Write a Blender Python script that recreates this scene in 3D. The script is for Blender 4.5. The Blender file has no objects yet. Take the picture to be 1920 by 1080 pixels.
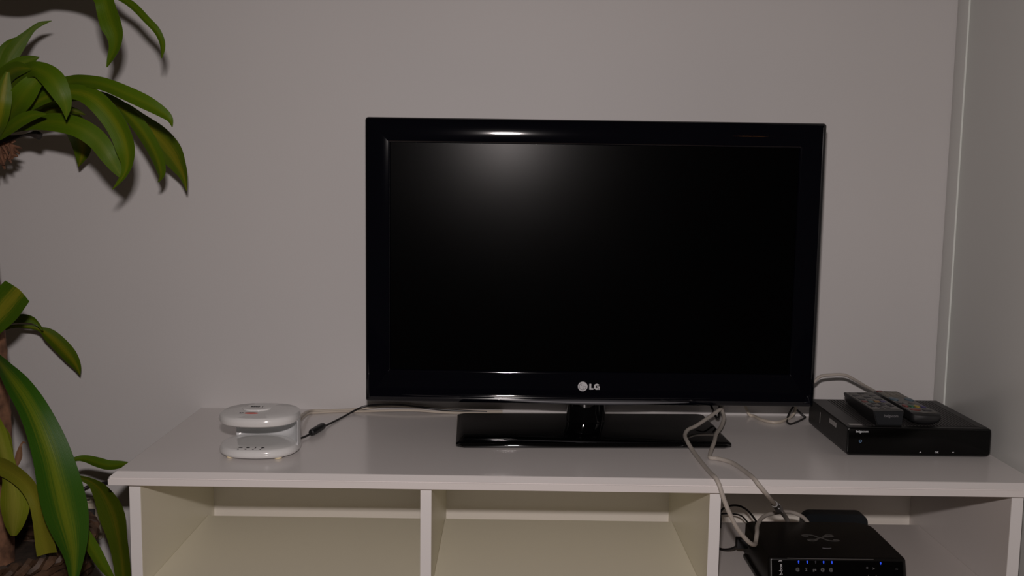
import bpy, bmesh, math, random
from mathutils import Vector, Matrix, noise

random.seed(7)
S = bpy.context.scene
COL = S.collection
ZO = 0.50            # height of the TV bench top above the floor; coordinates below are measured from that top

# ------------------------------------------------------------------ camera
cam_d = bpy.data.cameras.new('camera')
cam = bpy.data.objects.new('camera', cam_d)
COL.objects.link(cam)
FPX, PITCH, YAW, ROLL = 1855.43, .11225, .00285, .01415
cam_d.sensor_width = 36.0
cam_d.lens = 36.0 * FPX / 1920.0
cam_d.clip_start = 0.02
cp, sp, cyw, syw = math.cos(PITCH), math.sin(PITCH), math.cos(YAW), math.sin(YAW)
fw = Vector((syw * cp, cyw * cp, -sp))
rt = Vector((cyw, -syw, 0))
up = rt.cross(fw)
r2 = rt * math.cos(ROLL) + up * math.sin(ROLL)
u2 = up * math.cos(ROLL) - rt * math.sin(ROLL)
M = Matrix.Identity(4)
for i in range(3):
    M[i][0], M[i][1], M[i][2] = r2[i], u2[i], -fw[i]
M[0][3], M[1][3], M[2][3] = -.11046, -1.88398, .45461 + ZO
cam.matrix_world = M
S.camera = cam

# ------------------------------------------------------------------ world: a dim, warm room at night
w = bpy.data.worlds.new('dim_room')
S.world = w
w.use_nodes = True
bg = w.node_tree.nodes['Background']
bg.inputs['Color'].default_value = (1.0, .80, .58, 1)
bg.inputs['Strength'].default_value = 0.014

# ------------------------------------------------------------------ the camera flash (in the hot shoe above the lens)
fl = bpy.data.lights.new('camera_flash', 'AREA')
fl.shape = 'RECTANGLE'
fl.size, fl.size_y = .055, .032
fl.energy = 12.7
fl.color = (1.0, .895, .87)
fo = bpy.data.objects.new('camera_flash', fl)
COL.objects.link(fo)
fo.location = (-.128, -1.87, .608 + ZO)
d = Vector((-.28, 0, -.02 + ZO)) - fo.location
fo.rotation_euler = d.to_track_quat('-Z', 'Y').to_euler()

# a small warm lamp far behind the camera, seen as an orange glint in the bezel
rl = bpy.data.lights.new('room_lamp', 'AREA')
rl.shape = 'RECTANGLE'
rl.size, rl.size_y = .14, .012
rl.energy = .02
rl.color = (1.0, .38, .10)
ro = bpy.data.objects.new('room_lamp', rl)
COL.objects.link(ro)
ro.location = (1.23, -4.0, .762 + ZO)
d = Vector((.3, -.16, .55 + ZO)) - ro.location
ro.rotation_euler = d.to_track_quat('-Z', 'Y').to_euler()

S.view_settings.view_transform = 'Standard'
S.view_settings.look = 'None'
S.view_settings.gamma = 1.0
S.view_settings.exposure = 0.0
S.view_settings.use_curve_mapping = False

# ------------------------------------------------------------------ materials
def srgb(r, g, b):
    f = lambda c: (c / 255) / 12.92 if c / 255 <= .04045 else ((c / 255 + .055) / 1.055) ** 2.4
    return (f(r), f(g), f(b), 1)

def mat(name, col, rough=.5, metal=0, coat=0, spec=.5, bump=0, bscale=400, vary=0, vscale=8, emit=None, estr=0, rvary=0):
    m = bpy.data.materials.new(name)
    m.use_nodes = True
    nt = m.node_tree
    b = nt.nodes['Principled BSDF']
    if len(col) == 3: col = (*col, 1)
    b.inputs['Base Color'].default_value = col
    b.inputs['Roughness'].default_value = rough
    b.inputs['Metallic'].default_value = metal
    b.inputs['Coat Weight'].default_value = coat
    b.inputs['Coat Roughness'].default_value = .03
    b.inputs['Specular IOR Level'].default_value = spec
    tc = nt.nodes.new('ShaderNodeTexCoord')
    if vary:
        n = nt.nodes.new('ShaderNodeTexNoise'); n.inputs['Scale'].default_value = vscale; n.inputs['Detail'].default_value = 5
        nt.links.new(tc.outputs['Object'], n.inputs['Vector'])
        r = nt.nodes.new('ShaderNodeValToRGB')
        r.color_ramp.elements[0].position, r.color_ramp.elements[1].position = .3, .7
        r.color_ramp.elements[0].color = (*[c * (1 - vary) for c in col[:3]], 1)
        r.color_ramp.elements[1].color = (*[min(1, c * (1 + vary)) for c in col[:3]], 1)
        nt.links.new(n.outputs['Fac'], r.inputs['Fac'])
        nt.links.new(r.outputs['Color'], b.inputs['Base Color'])
    if rvary:
        n = nt.nodes.new('ShaderNodeTexNoise'); n.inputs['Scale'].default_value = 9; n.inputs['Detail'].default_value = 6
        nt.links.new(tc.outputs['Object'], n.inputs['Vector'])
        mr = nt.nodes.new('ShaderNodeMapRange')
        mr.inputs['To Min'].default_value = max(0, rough - rvary); mr.inputs['To Max'].default_value = rough + rvary
        nt.links.new(n.outputs['Fac'], mr.inputs['Value'])
        nt.links.new(mr.outputs['Result'], b.inputs['Roughness'])
    if bump:
        n = nt.nodes.new('ShaderNodeTexNoise'); n.inputs['Scale'].default_value = bscale; n.inputs['Detail'].default_value = 3
        nt.links.new(tc.outputs['Object'], n.inputs['Vector'])
        bp = nt.nodes.new('ShaderNodeBump'); bp.inputs['Strength'].default_value = bump; bp.inputs['Distance'].default_value = .001
        nt.links.new(n.outputs['Fac'], bp.inputs['Height'])
        nt.links.new(bp.outputs['Normal'], b.inputs['Normal'])
    if emit:
        b.inputs['Emission Color'].default_value = (*emit, 1)
        b.inputs['Emission Strength'].default_value = estr
    return m

MWALL = mat('wall_paint', (.645, .63, .625), .55, bump=.12, bscale=260, vary=.012, vscale=3, spec=.35)
MCAB = mat('cabinet_lacquer', (.69, .695, .67), .28, spec=.4)
MCABE = mat('cabinet_edge_band', (.86, .90, .86), .3)
MFLOOR = mat('floor_laminate', (.30, .22, .15), .4, vary=.25, vscale=6)
MTOP = mat('white_foil_top', (.80, .765, .75), .22, spec=.5, bump=.02, bscale=500, rvary=.03)
MWHITE = mat('white_foil', (.82, .805, .80), .35)
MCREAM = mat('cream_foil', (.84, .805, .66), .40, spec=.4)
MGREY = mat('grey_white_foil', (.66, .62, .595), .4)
MPIN = mat('brass_pin', (.75, .52, .22), .3, metal=1)
MDARKGAP = mat('dark_gap', (.03, .025, .02), .7)
MBEZ = mat('piano_navy_black', (.0016, .0018, .0042), .05, spec=.5, coat=.3)
MTVB = mat('tv_back_black', (.012, .012, .013), .5)
MSCR = mat('matt_screen', (.0010, .0010, .0011), .225, spec=.042, rvary=.015)
MLIP = mat('lip_sheen_grey', (.11, .11, .12), .45, metal=.2)
MSTAND = mat('gloss_black_stand', (.0020, .0020, .0024), .04, coat=.4)
MLOGO = mat('silver_print', (.60, .60, .62), .4)
MROD = mat('dark_dried_stem', (.014, .009, .007), .8, bump=.5, bscale=150)
MLOGOD = mat('grey_print', (.16, .16, .17), .45)
MBACK = mat('warm_white_back', (.80, .765, .70), .35)
MCABLEG = mat('grey_cable_pvc', (.46, .42, .375), .42)
MCABLEB = mat('black_cable_pvc', (.010, .009, .009), .4)
MCABLEC = mat('cream_cable_pvc', (.56, .50, .42), .4)
MFERR = mat('ferrite_plastic', (.010, .011, .012), .45)
MCLEAR = mat('clear_plug_plastic', (.42, .43, .46), .2)
MDRY = mat('white_gloss_plastic', (.75, .75, .74), .16, coat=.35)
MDRYIN = mat('white_inner_plastic', (.72, .74, .75), .22)
MRED = mat('red_print', (.60, .055, .03), .45, spec=.2)
MINK = mat('dark_print', (.03, .03, .03), .5)
MFOOT = mat('cream_rubber', (.80, .70, .48), .5)
MBOX = mat('set_top_black', (.0060, .0055, .0055), .42, bump=.05, bscale=900)
MBOXT = mat('set_top_lid', (.020, .0185, .0185), .45)
MBOXF = mat('set_top_front', (.0012, .0011, .0011), .22, spec=.22)
MRIB = mat('vent_rib', (.030, .027, .027), .5)
MGROOVE = mat('vent_groove', (.004, .004, .004), .7)
MPRINT = mat('white_print', (.62, .64, .66), .5)
MLABEL = mat('silver_label', (.34, .33, .32), .35)
MPOWER = mat('power_ring_light', (.05, .06, .08), .4, emit=(.25, .45, .75), estr=.16)
MREM = mat('remote_black', (.012, .012, .013), .42)
MREMF = mat('remote_front_slate', (.012, .014, .017), .38)
MREMT = mat('remote_face_charcoal', (.085, .080, .070), .42)
MMOD = mat('modem_black', (.0032, .0028, .0025), .36, spec=.35, bump=.08, bscale=700)
MMODF = mat('modem_front_gloss', (.0015, .0014, .0014), .24, spec=.2)
MFIN = mat('modem_foot_slate', (.0055, .0080, .0105), .45)
MMARK = mat('modem_emblem_grey', (.10, .095, .09), .4)
MLED = mat('blue_led', (.01, .02, .2), .3, emit=(.03, .10, 1.0), estr=.7)
MLEDOFF = mat('led_off', (.05, .05, .06), .3)
MSOCK = mat('cream_socket', (.66, .60, .48), .4)
MSOCKIN = mat('dark_socket_insert', (.02, .018, .017), .5)
MBARK = mat('dracaena_bark', (.19, .092, .050), .85, bump=1.0, bscale=90, vary=.6, vscale=42)
MDRYLEAF = mat('dried_leaf_base', (.13, .058, .030), .8, bump=.6, bscale=150, vary=.6, vscale=60)
MWICK = mat('wicker_strand', (.075, .040, .022), .6, bump=.4, bscale=200, vary=.5, vscale=40)
MSOIL = mat('potting_soil', (.035, .022, .014), .95, bump=1, bscale=120, vary=.5, vscale=60)

def leaf_mat(name, green, yellow, band=.16, soft=.10, stripes=.5, edge=None):
    m = bpy.data.materials.new(name); m.use_nodes = True
    nt = m.node_tree; b = nt.nodes['Principled BSDF']; N = nt.nodes.new; Lk = nt.links.new
    uv = N('ShaderNodeUVMap')
    sx = N('ShaderNodeSeparateXYZ'); Lk(uv.outputs['UV'], sx.inputs['Vector'])
    mp = N('ShaderNodeMapping'); mp.inputs['Scale'].default_value = (26, 1.1, 1); Lk(uv.outputs['UV'], mp.inputs['Vector'])
    nz = N('ShaderNodeTexNoise'); nz.inputs['Scale'].default_value = 1.0; nz.inputs['Detail'].default_value = 3; Lk(mp.outputs['Vector'], nz.inputs['Vector'])
    a = N('ShaderNodeMath'); a.operation = 'SUBTRACT'; a.inputs[1].default_value = .5; Lk(sx.outputs['X'], a.inputs[0])
    ab = N('ShaderNodeMath'); ab.operation = 'ABSOLUTE'; Lk(a.outputs[0], ab.inputs[0])
    nm = N('ShaderNodeMath'); nm.operation = 'MULTIPLY_ADD'; nm.inputs[1].default_value = stripes; nm.inputs[2].default_value = -stripes * .5
    Lk(nz.outputs['Fac'], nm.inputs[0])
    ad = N('ShaderNodeMath'); ad.operation = 'ADD'; Lk(ab.outputs[0], ad.inputs[0]); Lk(nm.outputs[0], ad.inputs[1])
    mr = N('ShaderNodeMapRange'); mr.interpolation_type = 'SMOOTHSTEP'
    mr.inputs['From Min'].default_value = band - soft; mr.inputs['From Max'].default_value = band + soft
    Lk(ad.outputs[0], mr.inputs['Value'])
    mx = N('ShaderNodeMix'); mx.data_type = 'RGBA'
    mx.inputs['A'].default_value = (*yellow, 1); mx.inputs['B'].default_value = (*green, 1)
    Lk(mr.outputs['Result'], mx.inputs['Factor'])
    # fine long veins
    mp2 = N('ShaderNodeMapping'); mp2.inputs['Scale'].default_value = (90, .8, 1); Lk(uv.outputs['UV'], mp2.inputs['Vector'])
    n2 = N('ShaderNodeTexNoise'); n2.inputs['Scale'].default_value = 1; Lk(mp2.outputs['Vector'], n2.inputs['Vector'])
    mr2 = N('ShaderNodeMapRange'); mr2.inputs['To Min'].default_value = .75; mr2.inputs['To Max'].default_value = 1.25; Lk(n2.outputs['Fac'], mr2.inputs['Value'])
    mul = N('ShaderNodeMix'); mul.data_type = 'RGBA'; mul.blend_type = 'MULTIPLY'; mul.inputs['Factor'].default_value = 1
    Lk(mx.outputs['Result'], mul.inputs['A']); Lk(mr2.outputs['Result'], mul.inputs['B'])
    Lk(mul.outputs['Result'], b.inputs['Base Color'])
    bp = N('ShaderNodeBump'); bp.inputs['Strength'].default_value = .25; bp.inputs['Distance'].default_value = .001
    Lk(n2.outputs['Fac'], bp.inputs['Height']); Lk(bp.outputs['Normal'], b.inputs['Normal'])
    b.inputs['Roughness'].default_value = .45
    b.inputs['Specular IOR Level'].default_value = .20
    return m

G0, Y0_ = (.064, .118, .0030), (.125, .155, .0055)
LM = [leaf_mat('leaf_green', G0, (.088, .132, .004), .12, .16, .35),
      leaf_mat('leaf_green_stripe', G0, Y0_, .12, .16, .35),
      leaf_mat('leaf_yellow_band', (.066, .112, .0035), (.165, .165, .007), .15, .14, .35),
      leaf_mat('leaf_olive', (.056, .085, .003), (.105, .105, .006), .07, .12, .35),
      leaf_mat('leaf_cut', (.055, .120, .005), (.20, .205, .014), .17, .12, .45),
      leaf_mat('leaf_large', (.027, .085, .005), (.115, .155, .008), .13, .17, .50),
      leaf_mat('leaf_pale', (.15, .155, .012), (.17, .165, .014), .2, .2, .3),
      leaf_mat('leaf_lime', (.15, .18, .011), (.22, .225, .030), .2, .2, .45),
      leaf_mat('leaf_dry', (.16, .085, .045), (.20, .11, .06), .2, .2, .5)]

# ------------------------------------------------------------------ builders
def finish(o, parent=None):
    COL.objects.link(o)
    if parent is not None:
        o.parent = parent
        o.location = -parent.location
        if parent.parent is not None:       # sub-part: the parent is a part whose own origin is the world's
            o.location = (0, 0, 0)
    return o

def obj(name, bm, m, parent=None, smooth=True, angle=35):
    bmesh.ops.translate(bm, verts=bm.verts, vec=(0, 0, ZO))
    bmesh.ops.recalc_face_normals(bm, faces=bm.faces)
    me = bpy.data.meshes.new(name)
    bm.to_mesh(me); bm.free()
    me.materials.append(m)
    if smooth:
        me.polygons.foreach_set('use_smooth', [True] * len(me.polygons))
        me.set_sharp_from_angle(angle=math.radians(angle))
    o = bpy.data.objects.new(name, me)
    return finish(o, parent)

def thing(name, label, cat, loc, group=None):
    o = bpy.data.objects.new(name, None)
    o.empty_display_size = .05
    COL.objects.link(o)
    o.location = (loc[0], loc[1], loc[2] + ZO)
    o['label'] = label; o['category'] = cat
    if group: o['group'] = group
    return o

def tag(o, label, cat, group=None):
    o['label'] = label; o['category'] = cat
    if group: o['group'] = group
    return o

def struct(name, bm, m, parent=None):
    o = obj(name, bm, m, parent)
    o['kind'] = 'structure'
    return o

def box(x0, x1, y0, y1, z0, z1, bev=0, seg=2, bm=None):
    b2 = bmesh.new()
    bmesh.ops.create_cube(b2, size=1)
    for v in b2.verts:
        v.co = Vector(((x0 + x1) / 2 + v.co.x * (x1 - x0), (y0 + y1) / 2 + v.co.y * (y1 - y0), (z0 + z1) / 2 + v.co.z * (z1 - z0)))
    if bev:
        bmesh.ops.bevel(b2, geom=b2.edges[:], offset=bev, segments=seg, profile=.5, affect='EDGES')
    if bm is None: return b2
    me = bpy.data.meshes.new('tmp'); b2.to_mesh(me); b2.free(); bm.from_mesh(me); bpy.data.meshes.remove(me)
    return bm

def catmull(P, n):
    P = [Vector(p) for p in P]
    out = []
    for i in range(len(P) - 1):
        p0, p1, p2, p3 = P[max(i - 1, 0)], P[i], P[i + 1], P[min(i + 2, len(P) - 1)]
        for k in range(n):
            t = k / n
            out.append(.5 * ((2 * p1) + (p2 - p0) * t + (2 * p0 - 5 * p1 + 4 * p2 - p3) * t * t + (3 * p1 - p0 - 3 * p2 + p3) * t ** 3))
    out.append(P[-1])
    return out

def tube(P, r, seg=10, n=6, bm=None, rad=None, smooth=True):
    pts = catmull(P, n) if smooth else [Vector(p) for p in P]
    bm = bm or bmesh.new()
    nrm = None; rings = []
    for i, p in enumerate(pts):
        t = (pts[min(i + 1, len(pts) - 1)] - pts[max(i - 1, 0)]).normalized()
        if nrm is None:
            nrm = t.orthogonal().normalized()
        nrm = (nrm - t * nrm.dot(t)).normalized()
        b = t.cross(nrm)
        rr = rad(i / (len(pts) - 1)) if rad else r
        rings.append([bm.verts.new(p + (nrm * math.cos(a) + b * math.sin(a)) * rr) for a in [2 * math.pi * k / seg for k in range(seg)]])
    for A, B in zip(rings, rings[1:]):
        for k in range(seg):
            bm.faces.new((A[k], A[(k + 1) % seg], B[(k + 1) % seg], B[k]))
    bm.faces.new(rings[0][::-1]); bm.faces.new(rings[-1])
    return bm

def loft(rings, bm=None, cap=True, closed=True):
    bm = bm or bmesh.new()
    R = [[bm.verts.new(p) for p in r] for r in rings]
    n = len(R[0])
    for A, B in zip(R, R[1:]):
        for k in range(n if closed else n - 1):
            bm.faces.new((A[k], A[(k + 1) % n], B[(k + 1) % n], B[k]))
    if cap:
        bm.faces.new(R[0][::-1]); bm.faces.new(R[-1])
    return bm

def prism(poly, y0, y1, bm=None):
    """polygon in x,z extruded from y0 (front) to y1 (back)"""
    return loft([[(x, y0, z) for x, z in poly], [(x, y1, z) for x, z in poly]], bm)

def text(name, s, size, m, parent, rot, loc, bold=0, sx=1, align='CENTER', ext=.0003, spacing=1.0):
    """flat printed lettering: font outline turned into a mesh, raised a hair above its surface"""
    c = bpy.data.curves.new(name, 'FONT')
    c.body = s; c.size = size; c.align_x = align; c.align_y = 'CENTER'
    c.offset = bold; c.extrude = ext; c.resolution_u = 3; c.space_character = spacing
    o = bpy.data.objects.new(name, c); COL.objects.link(o)
    bpy.context.view_layer.update()
    me = bpy.data.meshes.new_from_object(o.evaluated_get(bpy.context.evaluated_depsgraph_get()))
    bpy.data.objects.remove(o); bpy.data.curves.remove(c)
    bm = bmesh.new(); bm.from_mesh(me); bpy.data.meshes.remove(me)
    X, Yv = Vector(rot[0]).normalized(), Vector(rot[1]).normalized()
    Zv = X.cross(Yv)
    for v in bm.verts:
        v.co = Vector(loc) + X * (v.co.x * sx) + Yv * v.co.y + Zv * v.co.z
    return obj(name, bm, m, parent, smooth=False)

def disc(c, r, th, axis='y', seg=24, bm=None, ry=None):
    """short cylinder, axis along y (facing -y), z or x"""
    ry = ry or r
    rings = []
    for s in (0, 1):
        ring = []
        for k in range(seg):
            a = 2 * math.pi * k / seg
            p, q = r * math.cos(a), ry * math.sin(a)
            if axis == 'y': ring.append((c[0] + p, c[1] - th * s, c[2] + q))
            elif axis == 'z': ring.append((c[0] + p, c[1] + q, c[2] + th * s))
            else: ring.append((c[0] - th * s, c[1] + p, c[2] + q))
        rings.append(ring)
    return loft(rings, bm)

FRONT = ((1, 0, 0), (0, 0, 1))      # lettering facing the camera
FLAT = ((1, 0, 0), (0, 1, 0))       # lettering lying on a level surface
LEAVES = [
    (0, [[-9603,-3017,7251,-9595,-2983,7148],[-8954,-3340,7413,-8933,-3260,7169],[-8303,-3651,7528,-8313,-3549,7210],[-7697,-3849,7513,-7785,-3751,7195],[-7260,-3944,7381,-7437,-3856,7118],[-6993,-4037,7154,-7241,-3963,7011],[-6895,-4041,6926,-7212,-3959,6846],[-6869,-3944,6738,-7206,-3856,6653],[-6869,-3883,6541,-7130,-3817,6511],[-6942,-3823,6344,-7122,-3777,6380],[-7059,-3764,6207,-7165,-3736,6246],[-7184,-3702,6087,-7200,-3698,6093]]),
    (0, [[-9614,-2815,7476,-9611,-2785,7403],[-8742,-3038,7712,-8761,-2962,7519],[-7879,-3239,7665,-7962,-3161,7461],[-7296,-3433,7422,-7414,-3367,7263],[-6975,-3519,7184,-7054,-3481,7098],[-6762,-3569,7041,-6852,-3531,6964],[-6564,-3617,6842,-6654,-3583,6776],[-6420,-3617,6690,-6518,-3583,6634],[-6363,-3564,6525,-6458,-3536,6500],[-6378,-3511,6392,-6451,-3489,6394],[-6443,-3453,6262,-6460,-3447,6264]]),
    (0, [[-9502,-3012,7369,-9519,-2988,7276],[-8963,-3428,7369,-8986,-3372,7144],[-8469,-3641,7435,-8474,-3559,7112],[-7977,-3827,7414,-7981,-3773,7196],[-7504,-3803,7369,-7505,-3797,7347]]),
    (0, [[-9514,-2614,5565,-9414,-2586,5534],[-9329,-2725,6079,-9145,-2675,6023],[-9245,-2731,6372,-9034,-2669,6269],[-9098,-2677,6595,-8941,-2623,6463],[-8944,-2617,6734,-8858,-2583,6642],[-8827,-2591,6827,-8781,-2569,6759],[-8705,-2559,6907,-8685,-2541,6841],[-8537,-2501,6938,-8536,-2499,6930]]),
    (0, [[-9599,-2514,5647,-9494,-2486,5635],[-9551,-2526,6171,-9359,-2474,6135],[-9431,-2522,6444,-9284,-2478,6373],[-9283,-2514,6600,-9212,-2486,6524],[-9109,-2502,6672,-9101,-2498,6659]]),
    (0, [[-9349,-2908,5817,-9248,-2892,5746],[-9150,-3014,6105,-8988,-2986,5941],[-8893,-3013,6280,-8796,-2987,6086],[-8676,-3008,6324,-8639,-2992,6195],[-8523,-3000,6306,-8521,-3000,6299]]),
    (1, [[-9119,-3575,5384,-8953,-3625,5350],[-8860,-3954,5790,-8573,-4046,5680],[-8486,-4255,6019,-8282,-4345,5817],[-8146,-4466,6074,-8082,-4534,5878],[-7901,-4595,5976,-7899,-4605,5945]]),
    (0, [[-8923,-3587,5518,-8815,-3613,5460],[-8400,-4177,5902,-8228,-4223,5773],[-7980,-4476,6067,-7916,-4524,5860],[-7649,-4568,6033,-7763,-4632,5776],[-7430,-4614,5878,-7660,-4686,5674],[-7341,-4621,5639,-7553,-4679,5531],[-7355,-4583,5439,-7490,-4617,5412],[-7448,-4549,5264,-7454,-4551,5263]]),
    (0, [[-8999,-3607,5124,-8904,-3593,5051],[-8671,-4014,5364,-8485,-3986,5225],[-8392,-4320,5602,-8134,-4280,5402],[-8184,-4419,5774,-7953,-4381,5568],[-7994,-4413,5904,-7856,-4387,5744],[-7830,-4403,5925,-7800,-4397,5877]]),
    (0, [[-8822,-3414,5545,-8791,-3386,5463],[-8134,-3820,5816,-8102,-3780,5690],[-7585,-4124,5915,-7583,-4076,5753],[-7245,-4325,5912,-7285,-4275,5743],[-6896,-4476,5861,-6977,-4424,5685],[-6542,-4578,5740,-6651,-4522,5559],[-6219,-4628,5596,-6340,-4572,5421],[-6004,-4620,5438,-6108,-4580,5317],[-5914,-4611,5305,-5992,-4589,5259],[-5934,-4552,5182,-5950,-4548,5178]]),
    (1, [[-8651,-3613,5420,-8611,-3587,5325],[-7973,-4021,5713,-7927,-3979,5545],[-7489,-4224,5786,-7524,-4176,5576],[-7109,-4331,5718,-7283,-4269,5484],[-6837,-4334,5489,-7107,-4266,5293],[-6667,-4284,5197,-6976,-4216,5059],[-6610,-4230,4894,-6901,-4170,4828],[-6684,-4119,4641,-6871,-4081,4649],[-6802,-4060,4468,-6895,-4040,4507],[-6927,-4006,4359,-6974,-3994,4392],[-7066,-3951,4260,-7073,-3949,4265]]),
    (1, [[-8847,-3024,5443,-8840,-2976,5370],[-8156,-3042,5775,-8163,-2958,5637],[-7621,-3046,5791,-7691,-2954,5634],[-7272,-3001,5663,-7415,-2899,5513],[-7012,-2910,5427,-7225,-2790,5284],[-6836,-2812,5144,-7081,-2688,5024],[-6727,-2708,4842,-6968,-2592,4755],[-6732,-2590,4592,-6906,-2510,4561],[-6794,-2521,4446,-6885,-2479,4464],[-6907,-2452,4365,-6916,-2448,4369]]),
    (2, [[-8508,-3009,5575,-8496,-2991,5496],[-7941,-2917,5791,-7961,-2883,5643],[-7386,-2724,5671,-7499,-2676,5471],[-7103,-2430,5464,-7299,-2370,5243],[-6851,-2192,5261,-7164,-2108,4986],[-6697,-1942,4983,-7057,-1858,4752],[-6697,-1677,4680,-6946,-1623,4559],[-6725,-1514,4457,-6859,-1486,4416],[-6778,-1401,4214,-6788,-1399,4212]]),
    (0, [[-8975,-3287,5197,-8935,-3313,5086],[-8458,-3578,5335,-8411,-3622,5144],[-7977,-3770,5395,-7978,-3830,5123],[-7532,-3867,5330,-7622,-3933,5047],[-7213,-3867,5133,-7395,-3933,4905],[-7027,-3870,4863,-7231,-3930,4706],[-6966,-3831,4635,-7104,-3869,4542],[-6938,-3797,4413,-6957,-3803,4400]]),
    (2, [[-8974,-2407,5413,-8957,-2393,5297],[-8543,-2215,5614,-8598,-2185,5356],[-8322,-1921,5413,-8653,-1879,5188],[-8320,-1621,5123,-8714,-1579,5018],[-8446,-1415,4850,-8737,-1385,4861],[-8611,-1307,4692,-8743,-1293,4723],[-8747,-1201,4604,-8757,-1199,4607]]),
    (3, [[-9221,-2605,5423,-9206,-2595,5342],[-8735,-2708,5568,-8724,-2692,5436],[-8334,-2807,5581,-8349,-2793,5455],[-8072,-2806,5537,-8102,-2794,5439],[-7915,-2801,5439,-7922,-2799,5424]]),
    (0, [[-8908,-3813,5030,-8861,-3787,4940],[-8553,-4118,5180,-8485,-4082,5057],[-8259,-4320,5326,-8195,-4280,5177],[-7998,-4416,5390,-7984,-4384,5260],[-7782,-4453,5351,-7784,-4447,5329]]),
    (2, [[-8963,-3815,4978,-8857,-3785,4944],[-8732,-4230,5212,-8510,-4170,5152],[-8570,-4433,5464,-8321,-4367,5415],[-8480,-4424,5720,-8296,-4376,5689],[-8359,-4407,5936,-8307,-4393,5926]]),
    (4, [[-9597,-3412,1815,-9430,-3388,1695],[-9286,-3724,2271,-8971,-3676,2021],[-8992,-3930,2615,-8623,-3870,2271],[-8641,-4127,2889,-8314,-4073,2576]]),
    (2, [[-10361,-1403,1632,-10350,-1397,1586],[-10024,-1303,1771,-10017,-1297,1714],[-9777,-1204,1775,-9789,-1196,1706],[-9583,-1105,1721,-9622,-1095,1637],[-9399,-1013,1653,-9560,-987,1460],[-9217,-916,1460,-9440,-884,1249],[-9085,-814,1214,-9305,-786,1045],[-9047,-708,947,-9189,-692,875],[-9091,-651,742,-9101,-649,738]]),
    (0, [[-10199,-1603,1842,-10191,-1597,1786],[-9895,-1556,1953,-9881,-1544,1840],[-9699,-1508,2007,-9710,-1492,1853],[-9532,-1457,1955,-9589,-1443,1837],[-9452,-1403,1825,-9497,-1397,1783],[-9390,-1402,1708,-9415,-1398,1690]]),
    (5, [[-9450,-3393,1767,-9497,-3407,1660],[-8885,-3992,1778,-8968,-4008,1661],[-8412,-4487,1701,-8586,-4513,1551],[-8038,-4780,1557,-8316,-4820,1353],[-7721,-4976,1310,-8077,-5024,1105],[-7483,-5073,970,-7912,-5127,787],[-7296,-5119,584,-7809,-5181,429],[-7160,-5114,144,-7765,-5186,-1],[-7110,-5064,-272,-7708,-5136,-403],[-7137,-5022,-683,-7600,-5078,-756],[-7228,-4984,-1057,-7500,-5016,-1062],[-7355,-4944,-1424,-7458,-4956,-1415],[-7444,-4899,-1622,-7459,-4901,-1620]]),
    (6, [[-9086,-4209,244,-9150,-4191,78],[-8633,-4415,253,-8756,-4385,0],[-8313,-4564,156,-8486,-4536,-65],[-8064,-4663,-19,-8271,-4637,-178],[-7938,-4712,-267,-8145,-4688,-347],[-7880,-4712,-560,-8101,-4688,-621],[-7823,-4665,-858,-8103,-4635,-932],[-7791,-4617,-1121,-8106,-4583,-1200]]),
    (7, [[-9242,-3610,904,-9403,-3590,815],[-8820,-4014,679,-9065,-3986,571],[-8601,-4214,308,-8851,-4186,224],[-8450,-4316,-9,-8734,-4284,-92],[-8302,-4374,-269,-8743,-4326,-345],[-8299,-4374,-548,-8750,-4326,-564],[-8423,-4317,-826,-8730,-4283,-824],[-8566,-4256,-1004,-8669,-4244,-1004]]),
    (7, [[-9467,-3510,578,-9486,-3490,400],[-9084,-3714,665,-9217,-3686,425],[-8838,-3816,478,-9108,-3784,329],[-8792,-3811,190,-8993,-3789,109],[-8793,-3804,-41,-8860,-3796,-68]]),
    (0, [[-8506,-3312,-216,-8496,-3288,-289],[-8266,-2912,-169,-8259,-2888,-245],[-8114,-2819,-152,-8145,-2781,-281],[-7944,-2726,-210,-8014,-2674,-386],[-7794,-2627,-290,-7839,-2573,-472],[-7635,-2571,-313,-7643,-2529,-455],[-7478,-2503,-359,-7478,-2497,-379]]),
    (3, [[-8362,-3408,-271,-8381,-3392,-346],[-8064,-3309,-337,-8088,-3291,-421],[-7865,-3212,-414,-7931,-3188,-526],[-7643,-3179,-532,-7876,-3121,-723],[-7455,-3142,-784,-7843,-3058,-988],[-7363,-3096,-1095,-7801,-3004,-1253],[-7361,-3037,-1460,-7722,-2963,-1561],[-7376,-2932,-1883,-7685,-2868,-1953],[-7399,-2876,-2289,-7653,-2824,-2332],[-7525,-2803,-2705,-7554,-2797,-2710]]),
    (0, [[-7632,-4406,-532,-7732,-4394,-606],[-7473,-4409,-724,-7617,-4391,-826],[-7338,-4410,-927,-7509,-4390,-1036],[-7233,-4361,-1178,-7414,-4339,-1290],[-7156,-4309,-1413,-7303,-4291,-1515],[-7098,-4255,-1634,-7170,-4245,-1689],[-7057,-4200,-1815,-7064,-4200,-1821]]),
    (8, [[-8593,-4253,-2,-8574,-4247,-14],[-8551,-4258,133,-8492,-4242,102],[-8529,-4262,249,-8440,-4238,219],[-8495,-4258,342,-8433,-4242,325],[-8457,-4254,416,-8432,-4246,400],[-8429,-4203,457,-8426,-4197,431],[-8411,-4151,410,-8416,-4149,402]]),
]
# ================================================================== the room
struct('wall_back', box(-3.2, 3.2, 0, .12, -ZO, 2.0), MWALL)
struct('floor', box(-3.2, 3.2, -4.6, 0, -ZO - .05, -ZO), MFLOOR)

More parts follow.
